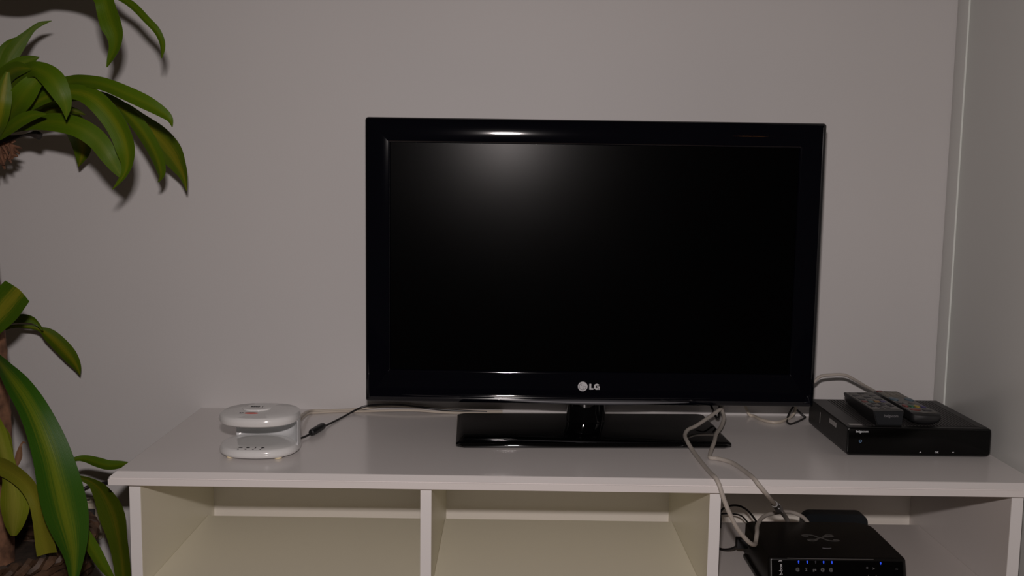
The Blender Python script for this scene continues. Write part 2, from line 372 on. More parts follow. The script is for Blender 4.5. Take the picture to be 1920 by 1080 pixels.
# tall white cabinet standing to the right of the bench
tc = thing('tall_cabinet', 'tall white lacquered cabinet whose plain side closes the right edge', 'cabinet', (1.0, -.30, -ZO))
obj('side_panel', box(.7180, .733, -.60, -.045, -ZO, 1.75, .0008), MCAB, tc)
obj('far_side_panel', box(1.30, 1.318, -.60, -.045, -ZO, 1.75, .0008), MCAB, tc)
obj('rear_strip', box(.7152, .733, -.045, -.0005, -ZO, 1.75, .0006, 2), MCAB, tc)
obj('edge_band', box(.7150, .7182, -.0462, -.0450, -ZO, 1.75), MCABE, tc)
obj('cabinet_top', box(.733, 1.30, -.598, -.002, 1.73, 1.748), MCAB, tc)
obj('cabinet_base', box(.733, 1.30, -.598, -.002, -ZO, -ZO + .06), MCAB, tc)
obj('cabinet_back', box(.733, 1.30, -.008, -.002, -ZO + .06, 1.73), MCAB, tc)
obj('door', box(.716, 1.316, -.620, -.602, -ZO + .06, 1.748, .001), MCAB, tc)

# ================================================================== TV bench
tb = thing('tv_bench', 'long low white TV bench with three open bays under the television', 'tv bench', (0, -.21, -ZO))
HW = .715
def top_board():
    bm = bmesh.new()
    # profile around front: chamfered upper arris, shadow groove, square lower edge
    prof = [(-.0196, .0004), (-.0192, 0.0), (-.0096, 0.0), (-.0092, .0018), (-.0078, .0018), (-.0074, .0006), (-.0004, .0098), (0, .0112)]
    rings = []
    for z, ins in prof:
        x = HW - ins; yf = -.425 + ins
        rings.append([(-x, yf, z), (x, yf, z), (x, -.001, z), (-x, -.001, z)])
    return loft(rings, bm)
obj('top_board', top_board(), MTOP, tb, smooth=False)
ZB = -.0196
def panel(name, x0, x1, m):
    o = obj(name, box(x0, x1, -.4125, -.004, -ZO, ZB - .0012, .0006, 1), m, tb)
    return o
panel('end_panel', -.6875, -.6705, MCREAM)
panel('divider', -.2420, -.2252, MCREAM)
panel('divider', .2015, .2186, MCREAM)
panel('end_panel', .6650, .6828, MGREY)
for x0, x1 in ((-.6875, -.6705), (-.2420, -.2252), (.2015, .2186), (.6650, .6828)):
    obj('edge_band', box(x0, x1, -.4133, -.4126, -ZO, ZB - .0014), MWHITE, tb)
obj('back_panel', box(-.6703, .6648, -.045, -.036, -ZO + .05, ZB - .0005), MBACK, tb)
SH = -.1855
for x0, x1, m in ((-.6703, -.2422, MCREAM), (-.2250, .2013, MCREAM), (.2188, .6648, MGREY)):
    obj('shelf', box(x0, x1, -.405, -.086, SH - .017, SH, .0006, 1), m, tb)
    obj('bottom_board', box(x0, x1, -.405, -.05, -ZO + .05, -ZO + .068), m, tb)
for x in (-.6698, -.2245, .6645):
    s = 1 if x < .5 else -1
    obj('cam_pin', disc((x + s * .0012, -.352, -.0275), .0028, .0028 * s, 'x', 12), MPIN, tb)
    obj('pin_hole', disc((x + s * .0007, -.352, -.0225), .0012, .0014 * s, 'x', 10, ry=.0040), MDARKGAP, tb)

# ================================================================== television
tv = thing('television', 'black flat television with glossy navy bezel standing on the white bench', 'television', (.034, -.12, 0))
TX0, TX1, TZ0, TZ1, TYF = -.3635, .4345, .0530, .5537, -.160
SX0, SX1, SZ0, SZ1 = -.3195, .3885, .1125, .5102
def rrect(x0, x1, z0, z1, r, y, n=5, sag=0):
    P = []
    for cx, cz, a0 in ((x1 - r, z0 + r, -90), (x1 - r, z1 - r, 0), (x0 + r, z1 - r, 90), (x0 + r, z0 + r, 180)):
        for k in range(n + 1):
            a = math.radians(a0 + 90 * k / n)
            P.append((cx + r * math.cos(a), y, cz + r * math.sin(a)))
    return P
def bezel():
    def off(d, y, r): return rrect(TX0 + d, TX1 - d, TZ0 + d, TZ1 - d, max(r - d, .0008), y)
    def inn(d, y, r=.0015): return rrect(SX0 - d, SX1 + d, SZ0 - d, SZ1 + d, r, y)
    def mixed():
        lo, hi = off(.0105, -.160, .006), off(.026, -.1601, .006)
        return [q if q[2] > .3 else p for p, q in zip(lo, hi)]
    rings = [off(.004, -.118, .006), off(.0, -.122, .006), off(0, -.150, .006), off(.0012, -.1565, .006), off(.0045, -.1592, .006), off(.008, -.160, .006), mixed(),
             inn(.0035, -.1600), inn(.0014, -.1594), inn(.0003, -.1575), inn(0, -.1525)]
    bm = bmesh.new()
    return loft(rings, bm, cap=False)
obj('bezel', bezel(), MBEZ, tv, angle=50)
obj('screen', prism([(SX0 - .002, SZ0 - .002), (SX1 + .002, SZ0 - .002), (SX1 + .002, SZ1 + .002), (SX0 - .002, SZ1 + .002)], -.1545, -.150), MSCR, tv, smooth=False)
obj('rear_housing', loft([rrect(TX0 + .003, TX1 - .003, TZ0 + .003, TZ1 - .003, .005, -.1215), rrect(TX0 + .006, TX1 - .006, TZ0 + .006, TZ1 - .006, .01, -.112),
                          rrect(TX0 + .10, TX1 - .10, TZ0 + .05, TZ1 - .10, .03, -.080), rrect(TX0 + .12, TX1 - .12, TZ0 + .07, TZ1 - .12, .03, -.076)]), MTVB, tv)
# crescent chin below the bezel: glossy roll on top, lip under it, painted grey where it catches light
def crescent(zc, sagc, yb, depth, h, xa=-.30, xb=.225, n=40):
    bm = bmesh.new(); rings = []
    for i in range(n + 1):
        t = i / n; x = xa + (xb - xa) * t
        k = math.sin(math.pi * t) ** .8
        z0 = zc - sagc * k
        hh = h * k + .0004; dd = depth * k + .0003
        ring = []
        for j in range(9):
            a = math.pi * j / 8
            ring.append((x, yb - dd * math.sin(a), z0 + hh * math.cos(a)))
        rings.append(ring)
    R = [[bm.verts.new(p) for p in r] for r in rings]
    for A, B in zip(R, R[1:]):
        for k in range(8):
            bm.faces.new((A[k], B[k], B[k + 1], A[k + 1]))
        bm.faces.new((A[8], B[8], B[0], A[0]))
    bm.faces.new(R[0]); bm.faces.new(R[-1][::-1])
    return bm
obj('chin_lip', crescent(.0600, .0022, -.1597, .0060, .0042, -.125, .212), MLIP, tv, angle=60)['label'] = 'crescent lip with its sheen painted grey'
obj('chin_roll', crescent(.0672, .0010, -.1597, .0016, .0040, -.30, .25), MBEZ, tv, angle=60)
# stand
def base():
    bm = bmesh.new(); rings = []
    for ins, z in ((.003, .0005), (0, .003), (0, .006), (.0015, .0082), (.005, .0095)):
        x0, x1, y0, y1 = -.2015 + ins, .2690 - ins, -.2560 + ins, -.0400 - ins
        r = .012
        ring = []
        for cx, cy, a0 in ((x1 - r, y0 + r, -90), (x1 - r, y1 - r, 0), (x0 + r, y1 - r, 90), (x0 + r, y0 + r, 180)):
            for k in range(6):
                a = math.radians(a0 + 18 * k)
                ring.append((cx + r * math.cos(a), cy + r * math.sin(a), z))
        rings.append(ring)
    return loft(rings, bm)
st = obj('stand_base', base(), MSTAND, tv)
def neck():
    rings = []
    for z, k in ((.0085, 1.06), (.0105, 1.0), (.03, 1.0), (.062, 1.0)):
        rings.append([(.0335 + .0355 * k * math.cos(a), -.100 + .024 * k * math.sin(a), z) for a in [2 * math.pi * i / 40 for i in range(40)]])
    return loft(rings)
obj('stand_neck', neck(), MSTAND, tv)
# emblem: round face and two heavy letters, thin metal appliques on the lower bezel
LC = (.0222, .0864); LR = .0086
em = obj('emblem_disc', disc((LC[0], -.1599, LC[1]), LR, .0006, 'y', 36), MLOGO, tv)
def arc_band(c, r0, r1, a0, a1, y, th=.0003, n=28):
    bm = bmesh.new(); rings = []
    for i in range(n + 1):
        a = math.radians(a0 + (a1 - a0) * i / n)
        ca, sa = math.cos(a), math.sin(a)
        rings.append([(c[0] + r0 * ca, y, c[1] + r0 * sa), (c[0] + r1 * ca, y, c[1] + r1 * sa), (c[0] + r1 * ca, y - th, c[1] + r1 * sa), (c[0] + r0 * ca, y - th, c[1] + r0 * sa)])
    return loft(rings, bm)
bm = arc_band(LC, LR * .66, LR * .75, 95, 360, -.1605)
prism([(LC[0] + .0001, LC[1] + .0031), (LC[0] + .0007, LC[1] + .0031), (LC[0] + .0007, LC[1] - .0030), (LC[0] + .0024, LC[1] - .0030), (LC[0] + .0024, LC[1] - .0036), (LC[0] + .0001, LC[1] - .0036)], -.1608, -.1605, bm)
prism([(LC[0] + .0016, LC[1] + .0002), (LC[0] + .0061, LC[1] + .0002), (LC[0] + .0061, LC[1] - .0004), (LC[0] + .0016, LC[1] - .0004)], -.1608, -.1605, bm)
o = obj('emblem_lines', bm, MLOGOD, em)
obj('emblem_eye', disc((LC[0] - .0024, -.1605, LC[1] + .0026), .0009, .0003, 'y', 14), MINK, em)
def letters():
    x0, z0, z1 = .0339, .0810, .0914
    t = .0030
    bm = prism([(x0, z0), (x0 + .0073, z0), (x0 + .0073, z0 + .0026), (x0 + t + .0004, z0 + .0026), (x0 + t + .0004, z1), (x0, z1)], -.1606, -.1599)
    cx, cz, ro, ri = .0473, (z0 + z1) / 2, .0054, .0022
    rings = []
    for i in range(25):
        a = math.radians(38 + (322 - 38) * i / 24)
        ca, sa = math.cos(a), math.sin(a)
        rings.append([(cx + ri * ca, -.1599, cz + ri * sa), (cx + ro * ca, -.1599, cz + ro * sa), (cx + ro * ca, -.1606, cz + ro * sa), (cx + ri * ca, -.1606, cz + ri * sa)])
    loft(rings, bm)
    prism([(cx + .0002, cz - .0009), (cx + .0002, cz + .0009), (cx + .0051, cz + .0009), (cx + .0051, cz - .0052), (cx + .0027, cz - .0052), (cx + .0027, cz - .0009)], -.1606, -.1599, bm)
    return bm
obj('letters', letters(), MLOGO, tv, smooth=False)

# the stand is turned slightly
Rm = Matrix.Translation((.034, -.148, 0)) @ Matrix.Rotation(math.radians(2.5), 4, 'Z') @ Matrix.Translation((-.034, .148, 0))
st.data.transform(Rm)

# ================================================================== nail dryer
DX, DY, RX, RY = -.5140, -.3000, .0645, .0580
nd = thing('nail_dryer', 'white rounded nail dryer with open mouth and red mark on top', 'nail dryer', (DX, DY, 0))
def el(k, z, n=64, dy=0, ex=2.35):
    P = []
    for i in range(n):
        a = 2 * math.pi * i / n; ca, sa = math.cos(a), math.sin(a)
        P.append((DX + RX * k * math.copysign(abs(ca) ** (2 / ex), ca), DY + dy + RY * k * math.copysign(abs(sa) ** (2 / ex), sa), z))
    return P
obj('bottom_plate', loft([el(.86, .0035), el(.94, .0040), el(.985, .0065), el(1.0, .0100), el(.99, .0135), el(.965, .0165), el(.92, .0180), el(.5, .0182)]), MDRY, nd)
obj('top_plate', loft([el(.80, .0535), el(.92, .0538), el(.975, .0560), el(1.0, .0605), el(.995, .0640), el(.97, .0672), el(.93, .0690), el(.5, .0698), el(.1, .0700)]), MDRY, nd)
def wall():
    rings = []
    zs = [(.0150, .62, .985), (.0185, .74, .985), (.0225, .835, .985), (.0300, .885, .985), (.0370, .895, .985), (.0440, .88, .985), (.0500, .83, .985), (.0560, .72, .985)]
    for i in range(49):
        a = math.radians(-9 + (140 + 9) * i / 48)
        ca, sa = math.cos(a), math.sin(a)
        ex = 2.35
        ux, uy = RX * math.copysign(abs(ca) ** (2 / ex), ca), RY * math.copysign(abs(sa) ** (2 / ex), sa)
        e = min(1, i / 13, (48 - i) / 13)
        ring = []
        for z, ki, ko in zs:
            kk = ko - (ko - ki) * (.06 + .94 * math.sin(e * math.pi / 2))
            ring.append((DX + ux * kk, DY + uy * kk, z))
        for z, ki, ko in zs[::-1]:
            ring.append((DX + ux * ko, DY + uy * ko, z))
        rings.append(ring)
    return loft(rings)
obj('back_wall', wall(), MDRYIN, nd, angle=60)
obj('push_button', loft([[(DX - .008 + .024 * k * math.cos(a), DY + .012 + .020 * k * math.sin(a), z) for a in [2 * math.pi * i / 40 for i in range(40)]] for z, k in ((.0690, 1.0), (.0712, 1.0), (.0722, .94), (.0724, .5))]), MDRY, nd)
text('lettering', '2005 1', .0075, MINK, nd, FLAT, (DX - .008, DY + .012, .0726), bold=.0001)
obj('red_mark', disc((DX - .009, DY - .022, .0697), .0110, .0005, 'z', 24, ry=.0045), MRED, nd)
text('mark_lettering', 'nr', .0075, MINK, nd, FLAT, (DX - .025, DY - .022, .0703))
for i, g in enumerate('~=!>'):
    x = DX - .0235 + i * .0118
    obj('indicator_dot', disc((x, DY - .0505, .0180), .0015, .0006, 'z', 12), MINK, nd)
    text('indicator_icon', g, .010, MINK, nd, FLAT, (x + .002, DY - .0425, .0186), bold=.0002)
for fx, fy in ((-.040, -.036), (.037, -.038), (-.036, .036), (.036, .036)):
    obj('foot', loft([[(DX + fx + .006 * k * math.cos(a), DY + fy + .006 * k * math.sin(a), z) for a in [2 * math.pi * i / 16 for i in range(16)]] for z, k in ((.0002, .8), (.0012, 1), (.0042, 1))]), MFOOT, nd)

# ================================================================== set-top box
BX0, BX1, BY0, BY1, BH = .4535, .6935, -.2790, -.0700, .0495
sb = thing('set_top_box', 'flat black set-top box with ribbed lid at the right end of the bench', 'set-top box', (.573, -.175, 0))
def stb_body():
    prof = []
    rings = []
    for y, ins in ((BY0, .0003), (BY0 + .0004, 0), (BY1 - .002, 0), (BY1, .002)):
        ring = []
        x0, x1, z0, z1, r = BX0 + ins, BX1 - ins, .0022 + ins, BH - ins, .0048
        rb = .0070
        for cx, cz, rr, a0 in ((x1 - rb, z0 + rb, rb, -90), (x1 - r, z1 - r, r, 0), (x0 + .0015, z1 - .0015, .0015, 90), (x0 + rb, z0 + rb, rb, 180)):
            for k in range(6):
                a = math.radians(a0 + 18 * k)
                ring.append((cx + rr * math.cos(a), y, cz + rr * math.sin(a)))
        rings.append(ring)
    return loft(rings)
obj('casing', stb_body(), MBOX, sb)
obj('front_panel', loft([rrect(BX0 + .0012, BX1 - .0016, .0042, BH - .0012, .005, BY0 + .0006), rrect(BX0 + .0012, BX1 - .0016, .0042, BH - .0012, .005, BY0 - .0008), rrect(BX0 + .0022, BX1 - .0026, .0052, BH - .0022, .004, BY0 - .0014)]), MBOXF, sb)
obj('lid_border', box(BX0 + .001, BX0 + .030, BY0 + .006, BY1 - .004, BH - .001, BH + .0006, .0003, 1), MBOXT, sb)
obj('lid_border', box(BX1 - .016, BX1 - .004, BY0 + .006, BY1 - .004, BH - .001, BH + .0006, .0003, 1), MBOXT, sb)
obj('vent_bed', box(BX0 + .030, BX1 - .016, BY0 + .010, BY1 - .006, BH - .001, BH + .0001), MGROOVE, sb)
nr = 34
for i in range(nr):
    x = BX0 + .032 + i * (BX1 - .018 - BX0 - .032) / (nr - 1)
    if i == 0:
        r0 = obj('vent_rib', box(x - .0018, x + .0018, BY0 + .012, BY1 - .008, BH - .0005, BH + .0010, .0004, 1), MRIB, sb); xr = x
    else:
        c = r0.copy(); COL.objects.link(c); c.location = r0.location + Vector((x - xr, 0, 0))
obj('lid_label', box(BX0 + .0075, BX0 + .029, BY0 + .0105, BY0 + .019, BH + .0004, BH + .0009), MLABEL, sb)['label'] = 'small silver label on the lid'
obj('side_label', box(BX0 - .0005, BX0 + .001, -.2250, -.1900, .0345, .0425), MLABEL, sb)['label'] = 'pale printed side label'
obj('side_vent', box(BX0 - .0003, BX0 + .001, -.1380, -.1360, .020, .040), MLABEL, sb)
text('lettering', 'belgacom', .0056, MPRINT, sb, FRONT, (.4780, BY0 - .0015, .0425), bold=.00005)
obj('power_ring', arc_band((.4760, .0262), .0016, .0025, 0, 360, BY0 - .0013, .0004), MPOWER, sb)
yf = BY0 - .0013
obj('arrow_mark', prism([(.5748, .0078), (.5788, .0078), (.5768, .0096)], yf - .0003, yf), MPRINT, sb, smooth=False)
text('button_lettering', 'OK', .0042, MPRINT, sb, FRONT, (.6040, yf, .0086), bold=.0001)
obj('arrow_mark', prism([(.6292, .0096), (.6332, .0096), (.6312, .0078)], yf - .0003, yf), MPRINT, sb, smooth=False)
for fx in (BX0 + .02, BX1 - .02):
    for fy in (BY0 + .02, BY1 - .02):
        obj('rubber_foot', disc((fx, fy, 0.0002), .006, .0030, 'z', 14), MTVB, sb)

# ================================================================== remotes
class Frame:
    """local frame of a remote: u across, v from front to back along the key face, w out of the face"""
    def __init__(s, FL, FR, BL, BR):
        s.FL, s.FR, s.BL, s.BR = map(Vector, (FL, FR, BL, BR))
    def __call__(s, u, v, w=0):
        a = s.FL.lerp(s.FR, u); b = s.BL.lerp(s.BR, u)
        n = (s.FR - s.FL).cross(s.BL - s.FL).normalized()
        return a.lerp(b, v) + n * w
def keypad(fr, u0, u1, v0, v1, h, bm=None, round_=False, n=12):
    bm = bm or bmesh.new()
    if round_:
        uc, vc = (u0 + u1) / 2, (v0 + v1) / 2
        R = [[fr(uc + (u1 - u0) / 2 * k * math.cos(a), vc + (v1 - v0) / 2 * k * math.sin(a), w_) for a in [2 * math.pi * i / n for i in range(n)]] for w_, k in ((-.0005, 1), (h * .7, 1), (h, .8))]
    else:
        du, dv = (u1 - u0) * .12, (v1 - v0) * .12
        R = [[fr(u0 + i * du, v0 + i * dv, w_), fr(u1 - i * du, v0 + i * dv, w_), fr(u1 - i * du, v1 - i * dv, w_), fr(u0 + i * du, v1 - i * dv, w_)] for w_, i in ((-.0005, 0), (h * .7, 0), (h, 1))]
    return loft(R, bm)
def kmat(n, c): return mat(n, c, .42)
KRED, KTEAL, KAMB, KVIO = kmat('key_red', (.16, .025, .02)), kmat('key_teal', (.02, .085, .095)), kmat('key_amber', (.26, .13, .02)), kmat('key_violet', (.045, .035, .13))
KGRN, KYEL, KGRY, KDRK, KOLV, KSKY = kmat('key_green', (.02, .10, .045)), kmat('key_yellow', (.34, .25, .03)), kmat('key_grey', (.12, .115, .11)), kmat('key_dark', (.012, .011, .016)), kmat('key_olive', (.15, .135, .105)), kmat('key_blue', (.05, .10, .14))

r1 = thing('remote_control', 'black wedge remote with slate front end, left one on the set-top box', 'remote', (.53, -.19, BH), group='remote controls on the set-top box')
FL, FR, BLb, BRb = (.4990, -.2700, .0755), (.5492, -.2700, .0762), (.5068, -.1000, .0690), (.5590, -.1000, .0697)
F1 = Frame(FL, FR, BLb, BRb)
ZR = BH + .0012
def r1_body():
    rings = []
    for v, zb, insw in ((0.0, ZR, .0068), (.03, ZR, .0060), (.10, ZR + .0002, .0045), (.35, ZR + .0002, .003), (.7, ZR + .001, .003), (.97, ZR + .003, .003), (1, ZR + .005, .004)):
        A, B = F1(0, v), F1(1, v)
        rings.append([A + Vector((0, 0, 0)), A + Vector((-.0004, 0, -.002)), Vector((A.x + insw, A.y, zb)), Vector((B.x - insw * .3, B.y, zb)), B + Vector((.0004, 0, -.002)), B])
    return loft(rings)
obj('body', r1_body(), MREM, r1, angle=50)
obj('front_face', loft([[(.4996, -.2704, .0742), (.5488, -.2704, .0749), (.5474, -.2704, ZR + .0005), (.5066, -.2704, ZR + .0005)], [(.5000, -.2716, .0736), (.5484, -.2716, .0743), (.5468, -.2716, ZR + .0012), (.5070, -.2716, ZR + .0012)]]), MREMF, r1, smooth=False)
text('lettering', 'belgacom', .0062, MLOGOD, r1, FRONT, (.5285, -.2718, .0672), bold=.00005)
obj('key_face', loft([[F1(u, v, w_) for u, v in ((.03, .05), (.97, .05), (.97, .98), (.03, .98))] for w_ in (-.0003, .0006)]), MREMT, r1, smooth=False)
for i, m in enumerate((KRED, KTEAL, KAMB, KVIO)):
    obj('colour_key', keypad(F1, .10 + i * .21, .27 + i * .21, .42, .50, .0020), m, r1)
for j, v in enumerate((.10, .18, .26, .34)):
    for i in range(4):
        obj('key', keypad(F1, .11 + i * .21, .26 + i * .21, v, v + .05, .0016), KDRK if (i + j) % 3 else KGRY, r1)
for j, v in enumerate((.56, .66, .76, .88)):
    for i in range(3):
        obj('key', keypad(F1, .12 + i * .29, .32 + i * .29, v, v + .06, .0016), KGRY if (i + j) % 2 else KDRK, r1)

r2_ = thing('remote_control', 'black rounded remote with yellow and green keys, right one on the set-top box', 'remote', (.59, -.18, BH), group='remote controls on the set-top box')
F2 = Frame((.5640, -.2580, .0720), (.6165, -.2580, .0690), (.5655, -.0850, .0690), (.6120, -.0850, .0690))
def r2_body():
    rings = []
    n = 14
    for v, zb, k in ((-.055, ZR + .005, .78), (-.035, ZR + .0012, .92), (0, ZR, 1), (.10, ZR, 1), (.4, ZR + .0005, .93), (.75, ZR + .002, .93), (.97, ZR + .004, .97), (1.0, ZR + .008, .92)):
        A, B = F2(0, v), F2(1, v); c = (A + B) / 2; hw = (B - A) / 2 * k
        ring = []
        top = c.z - (0.004 if v < -.05 else 0.0015 if v < -.03 else 0)
        for i in range(n):
            a = math.pi + math.pi * i / (n - 1)
            ring.append((c.x + hw.x * math.cos(a), c.y, (top - .003) + (top - .003 - zb) * math.copysign(abs(math.sin(a)) ** .55, math.sin(a))))
        ring.append((c.x + hw.x * .97, c.y, top + hw.z * .9)); ring.append((c.x - hw.x * .97, c.y, top - hw.z * .9))
        rings.append(ring)
    return loft(rings)
obj('body', r2_body(), MREM, r2_, angle=50)
obj('key_face', loft([[F2(u, v, w_) for u, v in ((.05, .03), (.5, -.012), (.95, .03), (.92, .97), (.5, 1.0), (.08, .97))] for w_ in (-.0008, .0006)]), MREMT, r2_, smooth=False)
for i, m in enumerate((KRED, KGRN, KYEL, KVIO)):
    obj('colour_key', keypad(F2, .10 + i * .20, .28 + i * .20, .20, .31, .0024, round_=True), m, r2_)
obj('red_key', keypad(F2, .12, .50, .06, .14, .0018, round_=True), KRED, r2_)
obj('dark_key', keypad(F2, .54, .88, .06, .14, .0018, round_=True), KDRK, r2_)
for i in range(4):
    obj('key', keypad(F2, .12 + i * .20, .27 + i * .20, .36, .43, .0014), KGRY if i % 2 else KDRK, r2_)
obj('rocker_key', keypad(F2, .08, .38, .50, .66, .0022, round_=True), KSKY, r2_)
obj('rocker_key', keypad(F2, .64, .92, .50, .66, .0022, round_=True), KSKY, r2_)
for j in range(4):
    for i in range(3):
        obj('number_key', keypad(F2, .14 + i * .25, .36 + i * .25, .69 + j * .07, .745 + j * .07, .0014), KOLV, r2_)
obj('standby_key', keypad(F2, .10, .34, .955, .985, .0020), KRED, r2_)

# ================================================================== modem in the right bay
md = thing('modem', 'black internet modem with blue lights in the right bay of the bench', 'modem', (.41, -.31, SH))
MX0, MX1, MYF, MYB, MZT = .2995, .5165, -.3975, -.2300, -.1300
def modem_body():
    rings = []
    for z, ins in ((SH + .006, -.001), (SH + .012, 0), (MZT - .0035, .0006), (MZT - .0012, .0020), (MZT, .0050)):
        ring = []
        x0, x1, y0, y1 = MX0 + ins, MX1 - ins, MYF + ins - (.010 if z < MZT - .02 else 0), MYB - ins
        for cx, cy, r, a0 in ((x1 - .006, y0 + .006, .006, -90), (x1 - .026, y1 - .026, .026, 0), (x0 + .016, y1 - .016, .016, 90), (x0 + .006, y0 + .006, .006, 180)):
            for k in range(7):
                a = math.radians(a0 + 15 * k)
                ring.append((cx + r * math.cos(a), cy + r * math.sin(a), z))
        rings.append(ring)
    return loft(rings)
obj('casing', modem_body(), MMOD, md, angle=40)
obj('foot_plate', box(MX0 - .006, MX1 - .02, MYF - .02, MYB - .03, SH + .0004, SH + .0085, .003, 2), MMOD, md)
# glossy front strip (tilted like the casing's front)
def fp(x, t, d=0):  # point on front face: t=0 top .. 1 bottom
    return (x, MYF - .0004 - .0098 * t - d, MZT - .0042 + (SH + .014 - (MZT - .0042)) * t)
obj('front_panel', loft([[fp(MX0 + .005, 0), fp(MX1 - .008, 0), fp(MX1 - .008, 1), fp(MX0 + .005, 1)], [fp(MX0 + .005, .0, .0012), fp(MX1 - .008, .0, .0012), fp(MX1 - .008, 1, .0012), fp(MX0 + .005, 1, .0012)]]), MMODF, md, smooth=False)
obj('highlight_line', tube([(MX0 + .030, MYF + .0018, MZT - .0018), (MX0 + .070, MYF + .0014, MZT - .0020), (MX0 + .11, MYF + .0012, MZT - .0020), (MX0 + .165, MYF + .0014, MZT - .0020)], .0006, 6, 4), MMARK, md)  # thin grey line painting the highlight along the top front edge
def fdir():
    a, b = Vector(fp(0, 0)), Vector(fp(0, 1)); return tuple((a - b).normalized())
FD = fdir()
text('lettering', 'b-box 3', .0074, MLOGO, md, (FD, (-1, 0, 0)), fp(.3185, .28, .0014))
LEDX = [.3465, .3600, .3730, .3855, .3985]
for i, x in enumerate(LEDX):
    obj('status_light', box(x - .0012, x + .0012, fp(0, .06)[1] - .0018, fp(0, .06)[1] + .001, fp(0, .20)[2], fp(0, .0)[2], .0008, 1), MLEDOFF if i == 2 else MLED, md)
for x, g in zip(LEDX, ('@', '2', 'ge', '@', '@')):
    text('light_icon', g, .0062, MLOGOD, md, ((1, 0, 0), FD), fp(x - .002, .34, .0014), bold=.00005)
obj('status_light', box(.4734, .4758, fp(0, .06)[1] - .0018, fp(0, .06)[1] + .001, fp(0, .22)[2], fp(0, .02)[2], .0008, 1), MLED, md)
for x, g in ((.4530, '*'), (.4630, '>'), (.4990, '~')):
    text('light_icon', g, .0066, MLOGOD, md, ((1, 0, 0), FD), fp(x, .28, .0014), bold=.0001)
for x in (.4545, .4665):
    obj('button_mark', box(x - .0004, x + .0004, fp(0, .6)[1] - .0016, fp(0, .6)[1], fp(0, .62)[2], fp(0, .52)[2]), MMARK, md)
# emblem on the lid: two mirrored looping ribbons joined in the middle
def swirl(sx_, sy_):
    pts = []
    cx, cy = .408, -.3110
    base = [(.0010, .0000), (.0055, .0030), (.0090, .0090), (.0150, .0140), (.0220, .0135), (.0225, .0085), (.0150, .0070), (.0080, .0060)]
    base2 = [(.0010, .0), (.0045, -.0050), (.0100, -.0115), (.0180, -.0135), (.0255, -.0125), (.0250, -.0080), (.0180, -.0080)]
    bm = bmesh.new()
    for b in (base, base2):
        tube([(cx + sx_ * u, cy + sy_ * v, MZT + .0002) for u, v in b], .0022, 6, 6, bm=bm)
    for v in bm.verts:
        v.co.z = MZT + .0002 + (v.co.z - MZT - .0002) * .25
    return bm
obj('lid_emblem', swirl(1, 1), MMARK, md)
obj('lid_emblem', swirl(-1, -1), MMARK, md)
obj('lid_mark', tube([(.397, -.3560, MZT + .0002), (.404, -.3575, MZT + .0002), (.411, -.3560, MZT + .0002)], .0006, 6, 4), MLOGOD, md)
obj('stand_foot', loft([rrect(.4175, .5320, SH + .001, -.1325, .016, y, 6) for y in (-.186, -.162)]), MFIN, md)['label'] = 'slate blue rounded rear foot'

# ================================================================== cables
def cable(name, segs, r, m, label, n=8, group=None):
    o = obj(name, tube(segs, r, 10, n), m)
    return tag(o, label, 'cable', group)
c = thing('modem_cable', 'grey cable bending left over the stand and looping beside the modem', 'cable', (.2020, -.359, 0))
obj('wire', tube([(.300, -.045, .050), (.290, -.080, .042), (.282, -.100, .036), (.255, -.130, .027), (.225, -.165, .019), (.206, -.190, .018), (.1965, -.215, .0145), (.1950, -.246, .0125), (.1985, -.290, .0060), (.2020, -.359, .0042), (.2045, -.400, .0040), (.207, -.424, .0042), (.2110, -.4330, -.004), (.216, -.437, -.020), (.227, -.437, -.046), (.242, -.432, -.073), (.262, -.420, -.097), (.275, -.404, -.1075), (.282, -.385, -.110), (.290, -.360, -.105), (.301, -.320, -.106), (.321, -.280, -.106), (.350, -.250, -.109), (.380, -.225, -.116), (.402, -.2170, -.125), (.415, -.2130, -.1365), (.418, -.2150, -.145)], .0034, 10, 6), MCABLEG, c)
obj('plug', box(.413, .424, -.2280, -.2080, -.158, -.145, .001, 1), MCLEAR, c)
c = thing('network_cable', 'grey network cable kinked at bench front with clear plug behind the modem', 'cable', (.25, -.34, 0))
obj('wire', tube([(.300, -.040, .050), (.290, -.075, .040), (.2855, -.090, .033), (.2850, -.115, .0235), (.2730, -.150, .0150), (.2540, -.200, .0145), (.2410, -.246, .0125), (.2280, -.284, .0080), (.2205, -.3100, .0045), (.2235, -.3155, .0040), (.2320, -.318, .0040), (.2500, -.340, .0040), (.2600, -.385, .0040), (.2650, -.4230, .0042), (.2700, -.4340, -.002), (.283, -.431, -.0172), (.301, -.401, -.0390), (.312, -.375, -.0520)], .0034, 10, 6), MCABLEG, c)
P0, P1 = Vector((.312, -.375, -.0520)), Vector((.343, -.300, -.088))
obj('plug_boot', tube([P0, P0.lerp(P1, .35)], .0052, 10, 2, smooth=False), MMARK, c)['label'] = 'dark plug boot'
obj('plug', tube([P0.lerp(P1, .33), P0.lerp(P1, .95)], .0062, 4, 2, smooth=False), MCLEAR, c)['label'] = 'clear modular plug'
obj('patch_lead', tube([P0.lerp(P1, .93), (.364, -.250, -.113), (.380, -.218, -.135), (.384, -.2120, -.152)], .0040, 10, 6), MCABLEG, c)
cable('loop_cable', [(.395, -.100, .075), (.425, -.100, .068), (.449, -.100, .086), (.462, -.100, .098), (.483, -.100, .1015), (.506, -.100, .1015), (.525, -.095, .093), (.553, -.080, .077), (.584, -.058, .059), (.60, -.045, .035), (.60, -.040, .012)], .0029, MCABLEG, 'grey cable arching from television edge over the back of set-top box')
